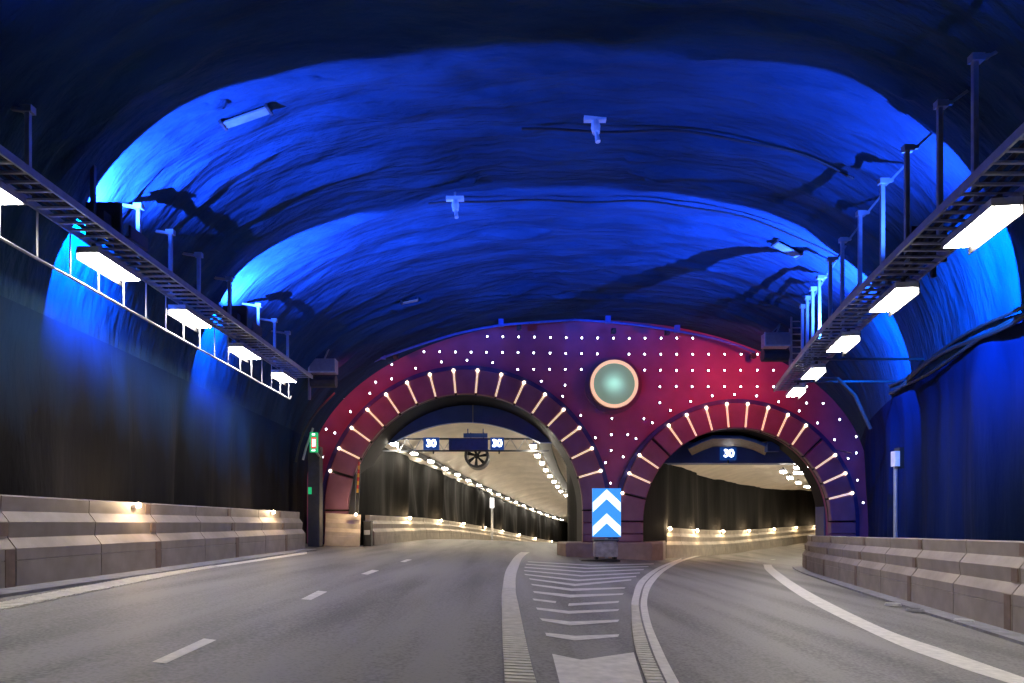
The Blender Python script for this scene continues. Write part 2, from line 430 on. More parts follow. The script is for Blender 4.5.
def place_barrier(a, b, side, strips, label, group, cm='concrete'):
    """a, b: foot points; side -1: the barrier stands left of the road"""
    a, b = Vector(a), Vector(b); L_ = round((b-a).length, 1); key = (L_, strips, cm)
    if key not in PB: r = PB[key] = make_barrier(L_, strips, cm)
    else: r = copy_tree(PB[key])
    t = (b-a).normalized()
    # local +x points away from the road, local y along
    if side > 0: yv = t
    else: yv = -t
    ang = math.atan2(-yv.x, yv.y)
    r.location = (a+b)/2; r.rotation_euler = (0, 0, ang)
    sl = (b-a); tilt = math.asin(max(-1, min(1, sl.z/sl.length)))
    r.rotation_euler.x = tilt*(1 if side > 0 else -1)
    tag(r, label, 'barrier', group); return r
def along(fn, d0, d1, L_):
    pts = [d0]; d = d0
    while d < d1:
        p = Vector(fn(d)); e = d+.2
        while (Vector(fn(e))-p).length < L_: e += .02
        pts.append(e); d = e
    return pts
def footL(d): x = -7.22-(d-9.9)*.021; return Vector((x, d, -S*x))
FR = [(4,6.1),(10.2,7.42),(13.4,8.14),(15.6,8.62),(21.2,9.9),(26.6,11.25),(31.2,12.85),(34,14.3),(38,16.6),(44,20.5),(50,24.8)]
def footR(d):
    x = smooth(FR, d); z = -S*x if d < 32 else -S*12.9-.0
    return Vector((x, d, z))
ds = along(footL, 3.6, 25.4, 2.2)
for i, (a, b) in enumerate(zip(ds, ds[1:])):
    if b > 25.9: break
    place_barrier(footL(a), footL(b), -1, i % 2 == 0, f'grey concrete barrier panel, {ORD[i]} from the camera along the left wall', 'barrier panels on the left wall')
ds = along(footR, 4, 33, 2.2)
for i, (a, b) in enumerate(zip(ds, ds[1:])):
    place_barrier(footR(a), footR(b), 1, i % 2 == 1, f'grey concrete barrier panel, {ORD[i]} from the camera along the right wall', 'barrier panels on the right wall')
BL0 = len(ds)
# tunnel barriers
def footTL(d): x = smooth(LX, d)-.35; return Vector((x, d, gL(d, x) if d > 34 else gL(34, x)))
a, b = at(322,546,30.6), at(364,545,31.0)
place_barrier((-8.0,29.9,-S*-8.2), (-6.6,30.3,-S*-6.75), -1, False, 'short concrete barrier panel at the foot of left arch', 'barrier panels in the left tunnel', 'tunnel_concrete')
ds = along(footTL, 32.2, 112, 4.2)
for i, (a, b) in enumerate(zip(ds, ds[1:])):
    place_barrier(footTL(a), footTL(b), -1, False, f'long concrete barrier panel, {ORD[i]} from the mouth inside left tunnel', 'barrier panels in the left tunnel', 'tunnel_concrete')
def footTR(d): return pR(d, .0)
ds = along(footTR, 33.9, 74, 3.2)
for i, (a, b) in enumerate(zip(ds, ds[1:])):
    if i >= len(ORD): break
    rb_ = place_barrier(footTR(a), footTR(b), -1, False, f'concrete barrier panel, {ORD[i]} from the mouth inside right tunnel', 'barrier panels in the right tunnel', 'tunnel_concrete')
    rb_.scale.z = 1.1
# kerbs and gutters
for nm, fn, d0, d1, off, lab in (('trim_1', footL, 3.6, 25.5, .42, 'low kerb strip along the left barrier'), ('trim_2', footR, 4., 30., -.42, 'low bluish kerb strip along the right barrier')):
    rows = []
    for d in frange(d0, d1, .6):
        p = fn(d); q = Vector((p.x+off, d, -S*(p.x+off)))
        rows.append([p+Vector((0,0,.0)), p+Vector((0,0,.05)), q+Vector((0,0,.045)), q+Vector((0,0,.0))])
    if off < 0: rows = [r[::-1] for r in rows]
    tag(MB().grid(rows).build(nm, 'kerb'), lab, None, None, 'structure')
for i, (px, py) in enumerate(((915,612.5),(893,606.8),(964,624))):
    p = on_road(px, py); t = thing('gully_grate', p+Vector((0,0,.05)), ['dark round gully in the right kerb, with a black grate', 'flat pale gully plate in right kerb, farthest of the three', 'pale gully plate in right kerb, nearest the camera'][i], 'drain', 'gullies in the right kerb')
    MB().tube([p+Vector((0,0,.03)), p+Vector((0,0,.075))], [.16,.14], 12).build('rim', 'steel' if i else 'kerb', t)
    MB().tube([p+Vector((0,0,.04)), p+Vector((0,0,.08))], .09, 12).build('grate', 'black' if i == 0 else 'steel', t)  # black grate in the first gully, steel in the others

# ------------------------------------------------------------------ portal wall with two openings
SC = F/YF
def fx(px): return (px-512)/SC
def fz(py): return EYE+(HOR-py)/SC
ARCH = {'left': dict(c=(fx(466), fz(511)), ro=140/SC, ri=116/SC, step=9.8), 'right': dict(c=(fx(735), fz(522)), ro=117.7/SC, ri=93/SC, step=10.12)}
def arc(c, r, a0, a1, n):   # angle from the vertical, clockwise, degrees
    return [(c[0]+r*math.sin(math.radians(a0+(a1-a0)*i/n)), c[1]+r*math.cos(math.radians(a0+(a1-a0)*i/n))) for i in range(n+1)]
poly = []
zb = -1.2
xc, a_, zs, za, n_ = section(YF)
outl = []
for i in range(8): outl.append((wall_x(YF, zb+(WTOP-zb)*i/8, -1), zb+(WTOP-zb)*i/8))
for i in range(61): p = vault(YF, i/60); outl.append((p.x, p.z))
for i in range(7, -1, -1): outl.append((wall_x(YF, zb+(WTOP-zb)*i/8, 1), zb+(WTOP-zb)*i/8))
outl = [(xc+(x-xc)*1.01, z+(.06 if z > WTOP else 0)) for x, z in outl]
bottom = []
for k in ('right', 'left'):
    A = ARCH[k]; r = A['ri']+.05
    h = arc(A['c'], r, 90, -90, 40)
    bottom += [(h[0][0], zb)]+h+[(h[-1][0], zb)]
# round window hole is not cut: the ring light sits in front of the wall
poly = outl+bottom
wp = MB().prism(poly[::-1], YF, YF+.35).build('wall_back', 'portal')
tag(wp, 'red portal wall with two arched tunnel mouths', None, None, 'structure')

def make_arch(side, label):
    A = ARCH[side]; c, ro, ri, st = A['c'], A['ro'], A['ri'], A['step']
    t = thing('portal_arch', (c[0], YF-.3, 0), label, 'arch')
    y0, y1 = YF-.32, YF+.02
    g = .55
    ks = [st*(k+.5) for k in range(-8, 8)]
    edges = [-90]+[a for a in ks]+[90]
    for i in range(len(edges)-1):
        a0, a1 = edges[i]+g, edges[i+1]-g
        pl = arc(c, ro, a0, a1, 4)+arc(c, ri, a1, a0, 4)
        MB().prism(pl[::-1], y0, y1, .03).build('arch_panel', 'block', t)
    for sgn in (-1, 1):
        z = c[1]-.02; hh = .52
        zlow = {('left',-1):.36, ('left',1):.5, ('right',-1):.5, ('right',1):-.62}[(side, sgn)]
        while z > zlow+.05:
            hh = min(.52, z-zlow)
            x0, x1 = c[0]+sgn*ri, c[0]+sgn*ro
            if x0 > x1: x0, x1 = x1, x0
            MB().prism([(x0,z-hh+.03),(x1,z-hh+.03),(x1,z),(x0,z)], y0, y1, .03).build('arch_panel', 'block', t)
            z -= hh
    MB().prism((arc(c, ro+.02, -90, 90, 60)+arc(c, ri-.01, 90, -90, 60))[::-1], YF-.06, YF+.02).build('backing_ring', 'groove', t)
    zr = .5 if side == 'left' else -.62; zl = .36 if side == 'left' else .5
    rim = arc(c, ro+.2, -90, 90, 60)+[(c[0]+ro+.2, zr),(c[0]+ro+.01, zr)]+arc(c, ro+.01, 90, -90, 60)+[(c[0]-ro-.01,zl),(c[0]-ro-.2,zl)]
    MB().prism(rim[::-1], YF-.22, YF+.02).build('outer_rim', 'rim', t)
    for k in range(-8, 8):
        a = st*(k+.5)
        dark = (side == 'right' and (abs(abs(a)-45.5) < 2))
        half = (side == 'left' and k == -8) or (side == 'right' and k == -8)
        if dark: continue
        if k in (-8,) and side == 'left' : pass
        d = (math.sin(math.radians(a)), math.cos(math.radians(a)))
        p0 = Vector((c[0]+d[0]*(ri+.06), YF-.27, c[1]+d[1]*(ri+.06))); p1 = Vector((c[0]+d[0]*(ro-.02), YF-.27, c[1]+d[1]*(ro-.02)))
        s_ = t
        if not half:
            s_ = MB().bar(p0, p1, .05, .08).build('light_strip', 'strip', t)
        MB().ball(p1+Vector((0,-.06,0)), .075, 8).build('strip_lamp', 'tip', s_)
    return t
make_arch('left', 'wide plum arch of panels and light strips around left tunnel mouth')
make_arch('right', 'smaller plum arch of panels and light strips around right tunnel mouth')
# intrados (reveal) behind each arch
for k, yb, lab in (('left', 34., 'dark curved reveal inside the left arch'), ('right', 32.4, 'dark curved reveal inside the right arch')):
    A = ARCH[k]; r = A['ri']+.03
    pts = arc(A['c'], r, -90, 90, 40)
    if k == 'left': pts = [(pts[0][0], -.3)]+pts+[(pts[-1][0], -.6)]
    else: pts = pts+[(pts[-1][0], -.9)]
    tag(MB().grid([[Vector((x, y, z)) for x, z in pts] for y in (YF+.3, yb)]).build('trim_3' if k == 'left' else 'trim_4', 'reveal', smooth=True), lab, None, None, 'structure')
# pale right reveal panel of the right tunnel
A = ARCH['right']; xr_ = A['c'][0]+A['ri']
tag(MB().box((xr_+.0, 31.98, 1.9), (.06, .9, 5.4)).build('trim_5', 'lintel'), 'pale grey flat reveal at right side of the right mouth', None, None, 'structure')
# left lintel
lx0, lx1 = -5.8, 1.35
low = [(-7.6, 5.25), (lx0, 5.25)]+[(lx0+(lx1-lx0)*i/20, 5.25+1.0*(1-(2*i/20-1)**2)) for i in range(21)]+[(3.3, 5.25)]
pl = low+[(3.3, 7.6), (-7.6, 7.6)]
tag(MB().prism(pl, 34., 34.3).build('trim_6', 'bluepanel'), 'blue lit lintel panel with curved lower edge in left mouth', None, None, 'structure')
for sx in (-1.9,):
    tag(MB().box((sx, 33.97, 6.65), (.05,.06,.85)).build('trim_7', 'steel'), 'narrow joint strip on the blue lintel panel', None, None, 'structure')
# right lintel beam and recess
tag(MB().box((10.2, 34.4, 4.75), (10.6, 1.1, 1.0)).build('trim_8', 'bluepanel'), 'dark lintel beam carrying the speed display in right mouth', None, None, 'structure')
tag(MB().box((10.2, 35.2, 6.6), (11.4, .3, 2.9)).build('trim_9', 'reveal'), 'dark wall above the lintel beam in right mouth', None, None, 'structure')
t = thing('curved_duct', (at(738,446,32.4)), 'tan curved duct edged by blue pipe above the right lintel', 'duct')
top_ = [at(688,449,32.4), at(700,443,32.4), at(711.6,438.5,32.4), at(740,438.5,32.4), at(755,442.5,32.4), at(768,448,32.4)]
low_ = [at(692,455.5,33.75), at(703,450.5,33.75), at(713,447,33.75), at(740,447,33.75), at(753,450,33.75), at(765,455.5,33.75)]
m = MB()
m.grid([[p, q, q+Vector((0,0,.25)), p+Vector((0,0,.12))] for p, q in zip(top_, low_)], closed=True).build('duct_body', 'soffit', t)
MB().tube([p+Vector((0,-.08,.06)) for p in top_], .08, 8).build('edge_pipe', 'bluepipe', t)
MB().box(at(772,447,32.3), (.55,.4,.45)).build('end_box', 'bluepanel', t)

# pier plinth
pl = [at(560,0,30.4).x, 0]
def plinth():
    m = MB(); foot = [(2.05,31.9),(2.35,30.55),(6.1,30.55),(6.75,31.3),(7.45,33.9),(6.6,34.2),(5.7,31.9)]
    for (z0, z1, o) in ((-.75,.42,0),(.42,.5,.06)):
        cx = sum(p[0] for p in foot)/7; cy = sum(p[1] for p in foot)/7
        n = len(foot); vs = [(x, y, z0) for x, y in foot]+[(x+(cx-x)*o*.3, y+(cy-y)*o*.3, z1) for x, y in foot]
        m.add(vs, [tuple(range(n-1,-1,-1)), tuple(range(n,2*n))]+[(i,(i+1)%n,n+(i+1)%n,n+i) for i in range(n)])
    return m
tag(plinth().build('pier_plinth', 'plinth'), 'low beige plinth under the pier between two arches', 'plinth')

# stars
stars = {
 'on red wall in the top row under blue pipe': [(487.2,336.6),(502.9,336.8),(518.7,337),(534.4,337.2),(550.5,337.5),(566.2,337.8),(581.8,338),(597.6,338.1),(613.3,338.3),(629.1,338.4),(645,338.3),(661,338.2),(676.8,338.2),(692.8,338.2)],
 'on red wall in the second row from top': [(424,351.8),(439.7,351.8),(455.3,352.1),(471,352.2),(486.5,352.4),(502.4,352.6),(518,352.7),(533.7,353),(550,353.2),(565.7,353.5),(581.5,353.7),(597.2,354),(629,354.2),(644.6,354.2),(660.8,354.2),(676.6,354.3),(692.6,354.3),(708.6,354.3),(724.6,354.3),(741,354.3),(757.4,354.3)],
 'on red wall in third row, level with round light': [(517.7,369.6),(533.6,369.4),(549.6,369.3),(565.2,369.4),(581.2,369.6),(644.6,370.2),(660.3,370.3),(676.5,370.4),(692.4,370.5),(708.3,370.5),(724.4,370.4),(740.6,370.3),(757.2,370.3),(773.4,370.3),(790.3,370.2)],
 'on red wall in fourth row, right of round light': [(659.8,386.7),(676.1,386.6),(692.1,386.7),(708.1,386.7),(724.3,386.7),(740.6,386.7),(757,386.7),(773.4,386.8),(806.6,386.8),(823,386.8)],
 'on red wall left of and above left arch': [(328.2,397.3),(343.7,397.4),(359.9,382.2),(375.7,382.2),(391.7,379),(392,364.7),(369.9,393.4),(327.1,413.4),(350.5,411.8),(415.7,368.3),(441.4,362),(467,360.3),(492.7,362.7),(311,429.5),(326.2,429.2),(334.9,433),(322.7,457)],
 'on red wall between the two arches': [(541.3,381.3),(565,385.2),(562.6,396.4),(580.7,415.5),(611.9,418.4),(643.9,418.7),(652.2,422.9),(595.3,437.8),(611.3,434.7),(627.7,434.7),(636,438.6),(611.1,450.5),(623.2,456.9),(605.5,462.6),(610.5,483.1),(659.8,402.8),(670.3,410.5)],
 'on red wall just above the right arch crown': [(690.6,401.5),(712.2,395.9),(734.3,394.6),(756.6,396),(778.4,401.8),(799.1,411)],
 'on red wall right of the right arch': [(806.4,403.1),(823,403.4),(839.6,403.4),(817.4,423),(839.6,419.7),(856.4,419.7),(834.4,439.8),(856,436.7),(848,458.5),(856,453.1),(857.3,480.2),(863,502.7)],
}
proto = None
for where, pts in stars.items():
    for (px, py) in pts:
        p = at(px, py, YF-.03)
        if proto is None:
            proto = thing('star_light', p, 'x', 'light')
            MB().ball(p, .050, 8, (1,.7,1)).build('lamp_dome', 'star', proto)
            MB().tube([p+Vector((0,.03,0)), p+Vector((0,-.015,0))], .065, 10).build('mounting_ring', 'darksteel', proto)
            o = proto
        else: o = copy_tree(proto)
        o.location = p
        tag(o, f'tiny white star light {where}', 'light', f'star lights {where}')

# round ring light
c = at(613,385.5,YF)
t = thing('round_light', c, 'large round sea green light with peach glowing ring on portal wall', 'light')
def ring(r0, r1, y0, y1, n=48):
    m = MB(); rows = []
    for k in range(n+1):
        a = 2*PI*k/n; d = Vector((math.cos(a), 0, math.sin(a)))
        rows.append([c+d*r0+Vector((0,y0-YF,0))+Vector((0,YF-c.y,0)), c+d*r1+Vector((0,y0-YF,0)), c+d*r1+Vector((0,y1-YF,0)), c+d*r0+Vector((0,y1-YF,0))])
    return m.grid(rows, closed=True)
ring(1.06, 1.26, YF-.14, YF+.01).build('outer_frame', 'block', t, smooth=False)
ring(.91, 1.05, YF-.42, YF-.0).build('glowing_ring', 'ring', t)
ring(1.05, 1.08, YF-.36, YF-.0).build('ring_edge', 'brass', t)
rows = []
for i in range(9):
    r = .91*i/8+.001; rows.append([c+Vector((r*math.cos(2*PI*k/48), -.36-.16*(1-(r/.91)**2), r*math.sin(2*PI*k/48))) for k in range(49)])
MB().grid(rows).build('glass', 'frosted', t, smooth=True)

# ------------------------------------------------------------------ tunnel interiors
def fold(d, z, k): return noise.noise(Vector((d*.42, z*.12, k)))*.5+noise.noise(Vector((d*1.3, z*.3, k+4)))*.12
def tz(d): return smooth(GD, d)
rows = []
for d in frange(31.5, 128, .35):
    e = min(1, max(0, d-34)/3)
    rows.append([Vector((wallL(d)-fold(d, z, 1.)*e*min(1, (5.25-z)/.5+.0), d, tz(d)+z)) for z in [-.3+5.3*i/12 for i in range(13)]][::-1])
tag(MB().grid(rows).build('wall_left', 'drape', smooth=True), 'dark draped left wall of the left tunnel', None, None, 'structure')
rows = []
for d in frange(31.5, 128, .5):
    rows.append([Vector((wallR(d)+fold(d, z, 8.)*.5, d, tz(d)-.35+z)) for z in [-.4+5.75*i/10 for i in range(11)]])
tag(MB().grid(rows).build('wall_right', 'drape', smooth=True), 'dark right wall of the left tunnel', None, None, 'structure')
rows = []
for d in frange(34.1, 128, .3):
    a, b = wallL(d)-.15, wallR(d)+.15
    rows.append([Vector((a+(b-a)*i/20, d, tz(d)+4.95+1.15*(1-(abs(2*i/20-1))**2.2)+.42*abs(math.sin((d-34.7)*PI/4.8))**.7*(1-(2*i/20-1)**2))) for i in range(21)])
tag(MB().grid(rows).build('ceiling', 'tunnel_ceiling', smooth=True), 'pale ribbed ceiling of the left tunnel', None, None, 'structure')
tag(MB().box((14., 128, -1), (30,.2,16)).build('wall_back', 'drape'), 'dark far end of the left tunnel', None, None, 'structure')
# right tunnel
rows = []
def pw(d, off, z): p = pR(d, off); return Vector((p.x, p.y, p.z+z))
for d in frange(31.45, 78, .35):
    e = min(1, max(0, d-34.3)/1.5)
    rows.append([pw(d, -.42*e-fold(d, z, 21.)*.6*e, z) for z in [-.3+5.6*i/12 for i in range(13)]][::-1])
tag(MB().grid(rows).build('wall_left', 'drape', smooth=True), 'dark curved left wall of the right tunnel', None, None, 'structure')
rows = [[Vector((xr_+.02, 32.42, -.9+z)) for z in [6.*i/10 for i in range(11)]]]
for d in frange(38.8, 72, .5):
    rows.append([pw(d, 8.+fold(d, z, 31.)*.4, z) for z in [6.*i/10-.3 for i in range(11)]])
tag(MB().grid(rows).build('wall_right', 'drape', smooth=True), 'dark right wall of the right tunnel', None, None, 'structure')
rows = []
for d in frange(34.9, 78, .4):
    rows.append([pw(d, -.5+8.6*i/16, 4.75+.08*i/4+.75*(1-(2*i/16-1)**2)) for i in range(17)])
tag(MB().grid(rows).build('ceiling', 'tunnel_ceiling', smooth=True), 'pale curving ceiling of the right tunnel', None, None, 'structure')
e0, e1 = pR(77.5, -1), pR(77.5, 9)
tag(MB().add([e0+Vector((0,0,-1)), e1+Vector((0,0,-1)), e1+Vector((0,0,8)), e0+Vector((0,0,8))], [(0,1,2,3)]).build('wall_back', 'drape'), 'dark far end of the right tunnel', None, None, 'structure')

# ------------------------------------------------------------------ luminaires
def make_lum(lampmat, deep, side=0):
    r = thing('tunnel_luminaire', (0,0,0), 'x', 'light')
    MB().box((0,0,.03), (.36,1.36,.10)).build('housing', 'steel', r)
    dz = .09 if deep else .012
    for s_ in (-1, 1): MB().box((0,s_*.325,-.02-dz/2), (.31,.62,dz)).build('diffuser', lampmat, r)
    if side: MB().box((side*.185,0,-.045), (.015,1.36,.17)).build('side_skirt', 'black', r)  # added black skirt that keeps lamp light off the wall
    b = MB()
    for s_ in (-.5, .5): b.box((0,s_,.13), (.06,.04,.12))
    b.build('mounting_bracket', 'darksteel', r)
    return r
PROTO = {'l': make_lum('lamp', False, -1), 'r': make_lum('lamp', False, 1), 't': make_lum('tunlamp', True)}
for ch in PROTO['t'].children: ch.scale = (.85,.55,1)
used = set()
def place_lum(p, t, kind, label, group):
    proto = PROTO[kind]
    if kind not in used: used.add(kind); o = proto
    else: o = copy_tree(proto)
    o.location = p; t = Vector(t); o.rotation_euler = (math.asin(max(-.3, min(.3, t.normalized().z))), 0, math.atan2(-t.x, t.y))
    tag(o, label, 'light', group); return o
TLZ, TRZ = EYE+4.5, EYE+3.95
TRX = [(-8,4.3),(6,5.72),(9.3,6.2),(12.3,6.67),(15.3,7.19),(18.4,7.88),(20.8,8.43),(24,9.2)]
def trackL(d): return Vector((-7.0-.0*d+max(0, d-15)*.005, d, TLZ))
def trackR(d): return Vector((smooth(TRX, d), d, TRZ))
k = 0
for i, d in enumerate([9.15+3.07*j for j in range(-2, 5)]):
    vis = d > 8
    lab = f'white luminaire under the left cable ladder, {ORD[k]} in view from the camera' if vis else 'white luminaire under the left cable ladder beside or behind the camera'
    if vis: k += 1
    place_lum(trackL(d), (0,1,0), 'l', lab, 'luminaires under the left cable ladder')
k = 0
for d in [9.3-3.03*j for j in range(2, 0, -1)]+[9.3,12.3,15.3,18.3,20.9]:
    vis = d > 8
    lab = f'white luminaire under the right cable ladder, {ORD[k]} in view from the camera' if vis else 'white luminaire under the right cable ladder beside or behind the camera'
    if vis: k += 1
    place_lum(trackR(d), trackR(d+.5)-trackR(d-.5), 'r', lab, 'luminaires under the right cable ladder')
for i in range(17):
    d = 34.7+4.8*i
    place_lum(Vector((smooth(LX, d), d, tz(d)+5.02)), Vector((smooth(LX,d+1)-smooth(LX,d-1), 2, tz(d+1)-tz(d-1))), 't', f'luminaire along the left side of the left tunnel, {ORD[i]} from mouth', 'luminaires on the left side of the left tunnel')
for i in range(14):
    d = 34.9+4.8*i
    place_lum(Vector((smooth(RX, d)-.05, d, tz(d)+4.92)), Vector((smooth(RX,d+1)-smooth(RX,d-1), 2, tz(d+1)-tz(d-1))), 't', f'luminaire along the right side of the left tunnel, {ORD[i]} from mouth', 'luminaires on the right side of the left tunnel')
RTL = [at(783.4,471,37),at(790,477,41.7),at(798.3,482,46.7),at(807,486,51.6)]
RTL += [RTL[-1]+Vector((2.9*k,4.3,.05))*1. for k in (1,)]
for i, p in enumerate(RTL):
    q = RTL[i+1]-p if i < 4 else p-RTL[i-1]
    place_lum(p, q, 't', f'luminaire along the ceiling of the right tunnel, {ORD[i]} from the mouth', 'luminaires in the right tunnel')
for i, (px, py) in enumerate(((801,466.5),(801,471.8))):
    place_lum(at(px, py, 36.2), Vector((1,.35,0)), 't', ['upper of two short luminaires stacked inside right mouth', 'lower of two short luminaires stacked inside right mouth'][i], 'stacked luminaires inside the right mouth')

for fn, d1, nm in ((lambda d: Vector((smooth(LX, d)-.5, d, tz(d)+5.2)), 113, 'dark cable tray above luminaires on the left side of left tunnel'), (lambda d: Vector((smooth(RX, d)+.5, d, tz(d)+5.1)), 100, 'dark cable tray above luminaires on the right side of left tunnel')):
    t = thing('cable_tray', fn(34.6), nm, 'cable tray', 'cable trays in the left tunnel')
    ps = [fn(d) for d in frange(34.6, d1, 2.)]
    for o in (-.3, .3):
        m = MB()
        for a, b in zip(ps, ps[1:]): m.bar(a+Vector((o,0,0)), b+Vector((o,0,0)), .04, .16)
        m.build('side_rail', 'darksteel', t)
    m = MB()
    for a, b in zip(ps, ps[1:]): m.bar(a-Vector((0,0,.04)), b-Vector((0,0,.04)), .56, .03)
    m.build('tray_floor', 'black', t)
# ------------------------------------------------------------------ cable ladders
def make_ladder(name, fn, offs, d0, d1, label, rung_step):
    t = thing(name, fn(d0), label, 'cable ladder')
    up = .24
    for o in offs:
        ps = [fn(d)+Vector((o,0,up)) for d in frange(d0, d1, 1.)]
        m = MB()
        for a, b in zip(ps, ps[1:]): m.bar(a, b, .035, .11)
        m.build('side_rail', 'steel', t)
    n = 0
    rest = MB()
    for d in frange(6., d1-.1, rung_step):
        p = fn(d)+Vector((0,0,up-.02))
        (MB().bar(p+Vector((offs[0],0,0)), p+Vector((offs[-1],0,0)), .045, .03)).build('rung', 'steel', t)
    # cables lying in it
    for q, r_ in ((.3,.035),(.55,.028),(.75,.04)):
        o = offs[0]+(offs[-1]-offs[0])*q
        MB().tube([fn(d)+Vector((o+.02*math.sin(d*2.1+q*9),0,up+.04)) for d in frange(d0, d1, .8)], r_, 6).build('cable', 'cable', t)
    return t
ladL = make_ladder('cable_ladder', trackL, (-.1,.52), -7.5, 22.6, 'long cable ladder hung above the left barrier with luminaires beneath', .26)
ladR = make_ladder('cable_ladder', trackR, (-.5,.28), -7.5, 21.9, 'long cable ladder hung above the right barrier with luminaires beneath', .26)
# conduit with hangers under the left ladder
t = ladL
pp = lambda d: trackL(d)+Vector((-.12,0,-.52))
MB().tube([pp(d) for d in frange(-7.5, 22.3, 1.)]+[pp(22.45)+Vector((0,0,.12))], .022, 6).build('conduit', 'pipe', t)
for d in [6.6+.78*i for i in range(21)]:
    MB().bar(pp(d), pp(d)+Vector((0,0,.72)), .02).build('conduit_hanger', 'pipe', t)
# hanger posts left
for d in (7.6, 10.3, 13.35, 14.6, 15.9, 17.6, 19.6, 20.9, 22.1):
    p = trackL(d); x = p.x-.12; v = vault_at(d, x-.25)
    ztop = v.z+.12
    MB().box((x, d, (p.z+.2+ztop-.35)/2), (.07,.06,ztop-.35-p.z-.2)).build('hanger_post', 'steel', t)
    m = MB().bar((x, d, ztop-.38), (wall_x(d, ztop-.38, -1)-.05, d, ztop-.30), .05)
    m.box((x, d, ztop-.36), (.16,.12,.10)); m.build('post_bracket', 'steel', t)
for d0, d1 in ((15.9,17.6),(19.6,20.9)):
    MB().bar(trackL(d0)+Vector((-.12,0,.62)), trackL(d1)+Vector((-.12,0,.62)), .05).build('tie_bar', 'steel', t)
t = ladR
for d in (8.4, 10.0, 11.1, 12.4, 13.6, 15.0, 16.4, 17.6, 18.9, 19.8, 20.6, 21.4):
    p = trackR(d); x = p.x+.3; ztop = 7.95
    v = vault_at(d, x).z
    ztop = min(ztop, v-.15)
    MB().box((x, d, (p.z+.2+ztop)/2), (.075,.06,ztop-p.z-.2)).build('hanger_post', 'steel', t)
    m = MB().bar((x, d, ztop), (x+.2, d, ztop+.03), .06).bar((x+.16, d, ztop+.02), vault_at(d, x+.5)+Vector((.03,0,.12)), .04)
    m.box((x+.02, d, ztop), (.18,.12,.10)); m.build('post_bracket', 'steel', t)
for d in (17.2, 19.9):
    p = trackR(d); MB().bar(p+Vector((-.2,0,.1)), Vector((wall_x(d, p.z+.1, 1)+.1, d, p.z+.1)), .05).build('wall_bracket', 'darksteel', t)
for d0, d1 in ((15.0,17.6),):
    MB().bar(trackR(d0)+Vector((.3,0,1.2)), trackR(d1)+Vector((.3,0,1.2)), .05).build('tie_bar', 'steel', t)
MB().tube([trackR(19.3)+Vector((.2,0,.05)), trackR(19.3)+Vector((.9,.0,.05)), trackR(19.4)+Vector((1.4,.0,-.4)), trackR(19.5)+Vector((1.85,0,-1.3))], .05, 8).build('conduit', 'darksteel', t)
# cable bundle along the right wall
m = MB()
for j, (dz, r_) in enumerate(((0,.05),(.13,.035),(-.11,.04))):
    m.tube([Vector((wall_x(d, 4.95+dz, 1)-.10+.03*math.sin(d), d, 4.95+dz+.10*math.sin(d*.9+j)+.022*(d-11))) for d in frange(-6, 20.5, .6)], r_, 6)
tag(m.build('cable_bundle', 'cable', origin=(9,10,4.9)), 'dark sagging cable bundle clipped along the blue right wall', 'cables')

# ------------------------------------------------------------------ floodlights
def lamp(name, kind, loc, color, power, parent=None, aim=None, size=None, blend=.1, radius=.06):
    l = bpy.data.lights.new(name, kind); l.color = color; l.energy = power
    if kind == 'SPOT': l.spot_size = size; l.spot_blend = blend
    l.shadow_soft_size = radius
    o = bpy.data.objects.new(name, l); COL.objects.link(o)
    if parent is not None:
        o.parent = parent; o.location = Vector(loc)-parent.location
    else: o.location = loc
    if aim is not None: o.rotation_euler = Vector(aim).to_track_quat('-Z','Y').to_euler()
    return o
BLUE = (.028,.118,1.)
WALLBLUE = (.0,.14,1.)
def flood(p, inward, label, power, mast, wall):
    """a floodlight in a box open to the far side and up; inward = +1 when the road lies to its right"""
    p = Vector(p); t = thing('floodlight', p-Vector((0,.3,.3)), label, 'floodlight', 'blue floodlights on the cable ladders')
    m = MB(); m.box(p+Vector((0,-.16,.05)), (.62,.06,.62))               # back
    m.box(p+Vector((inward*.24,.12,-.26)), (.46,.6,.04))            # base sheet
    m.box(p+Vector((inward*.47,.12,-.16)), (.03,.6,.22))             # lip to the road
    m.build('housing', 'darksteel', t)
    MB().tube([p+Vector((0,-.13,0)), p+Vector((0,-.122,0))], .14, 14).build('lens', 'bluelens', t)
    MB().box(p+Vector((0,-.3,-.02)), (.3,.24,.26)).build('gear_box', 'darksteel', t)
    for q in (-.12, .2): MB().bar(p+Vector((inward*q,-.1,-.28)), p+Vector((inward*q,-.1,-.52)), .07).build('yoke_arm', 'darksteel', t)
    if mast:
        MB().bar(p+Vector((-inward*.02,-.45,-.75)), p+Vector((-inward*.02,-.45,mast)), .07).build('mast', 'darksteel', t)
    lamp('flood_lamp', 'SPOT', p+Vector((0,-.113,.06)), BLUE, power, t, (inward*.38,.08,.92), math.radians(150), .75, .006)
    lamp('wall_lamp', 'SPOT', p+Vector((-inward*.08,-.113,.0)), WALLBLUE, wall, t, (-inward*.9,.34,-.25), math.radians(112), .6, .006)
    return t
flood((-7.25,12.6,6.65), 1, 'dark blue floodlight box on left cable ladder, nearer the camera', 9000, 1.05, 7000)
flood((-7.25,18.5,6.65), 1, 'dark blue floodlight box on left cable ladder, nearer the portal', 15000, .95, 3000)
flood((7.4,12.6,6.22), -1, 'dark blue floodlight box on right cable ladder, nearer the camera', 2600, 0, 6000)
flood((8.6,18.5,6.22), -1, 'dark blue floodlight box on right cable ladder, nearer the portal', 12000, 0, 3200)

flood((-7.25,6.2,6.65), 1, 'dark blue floodlight box on left cable ladder, beside the camera', 600, .95, 100)
flood((6.5,6.2,6.22), -1, 'dark blue floodlight box on right cable ladder, beside the camera', 900, 0, 100)
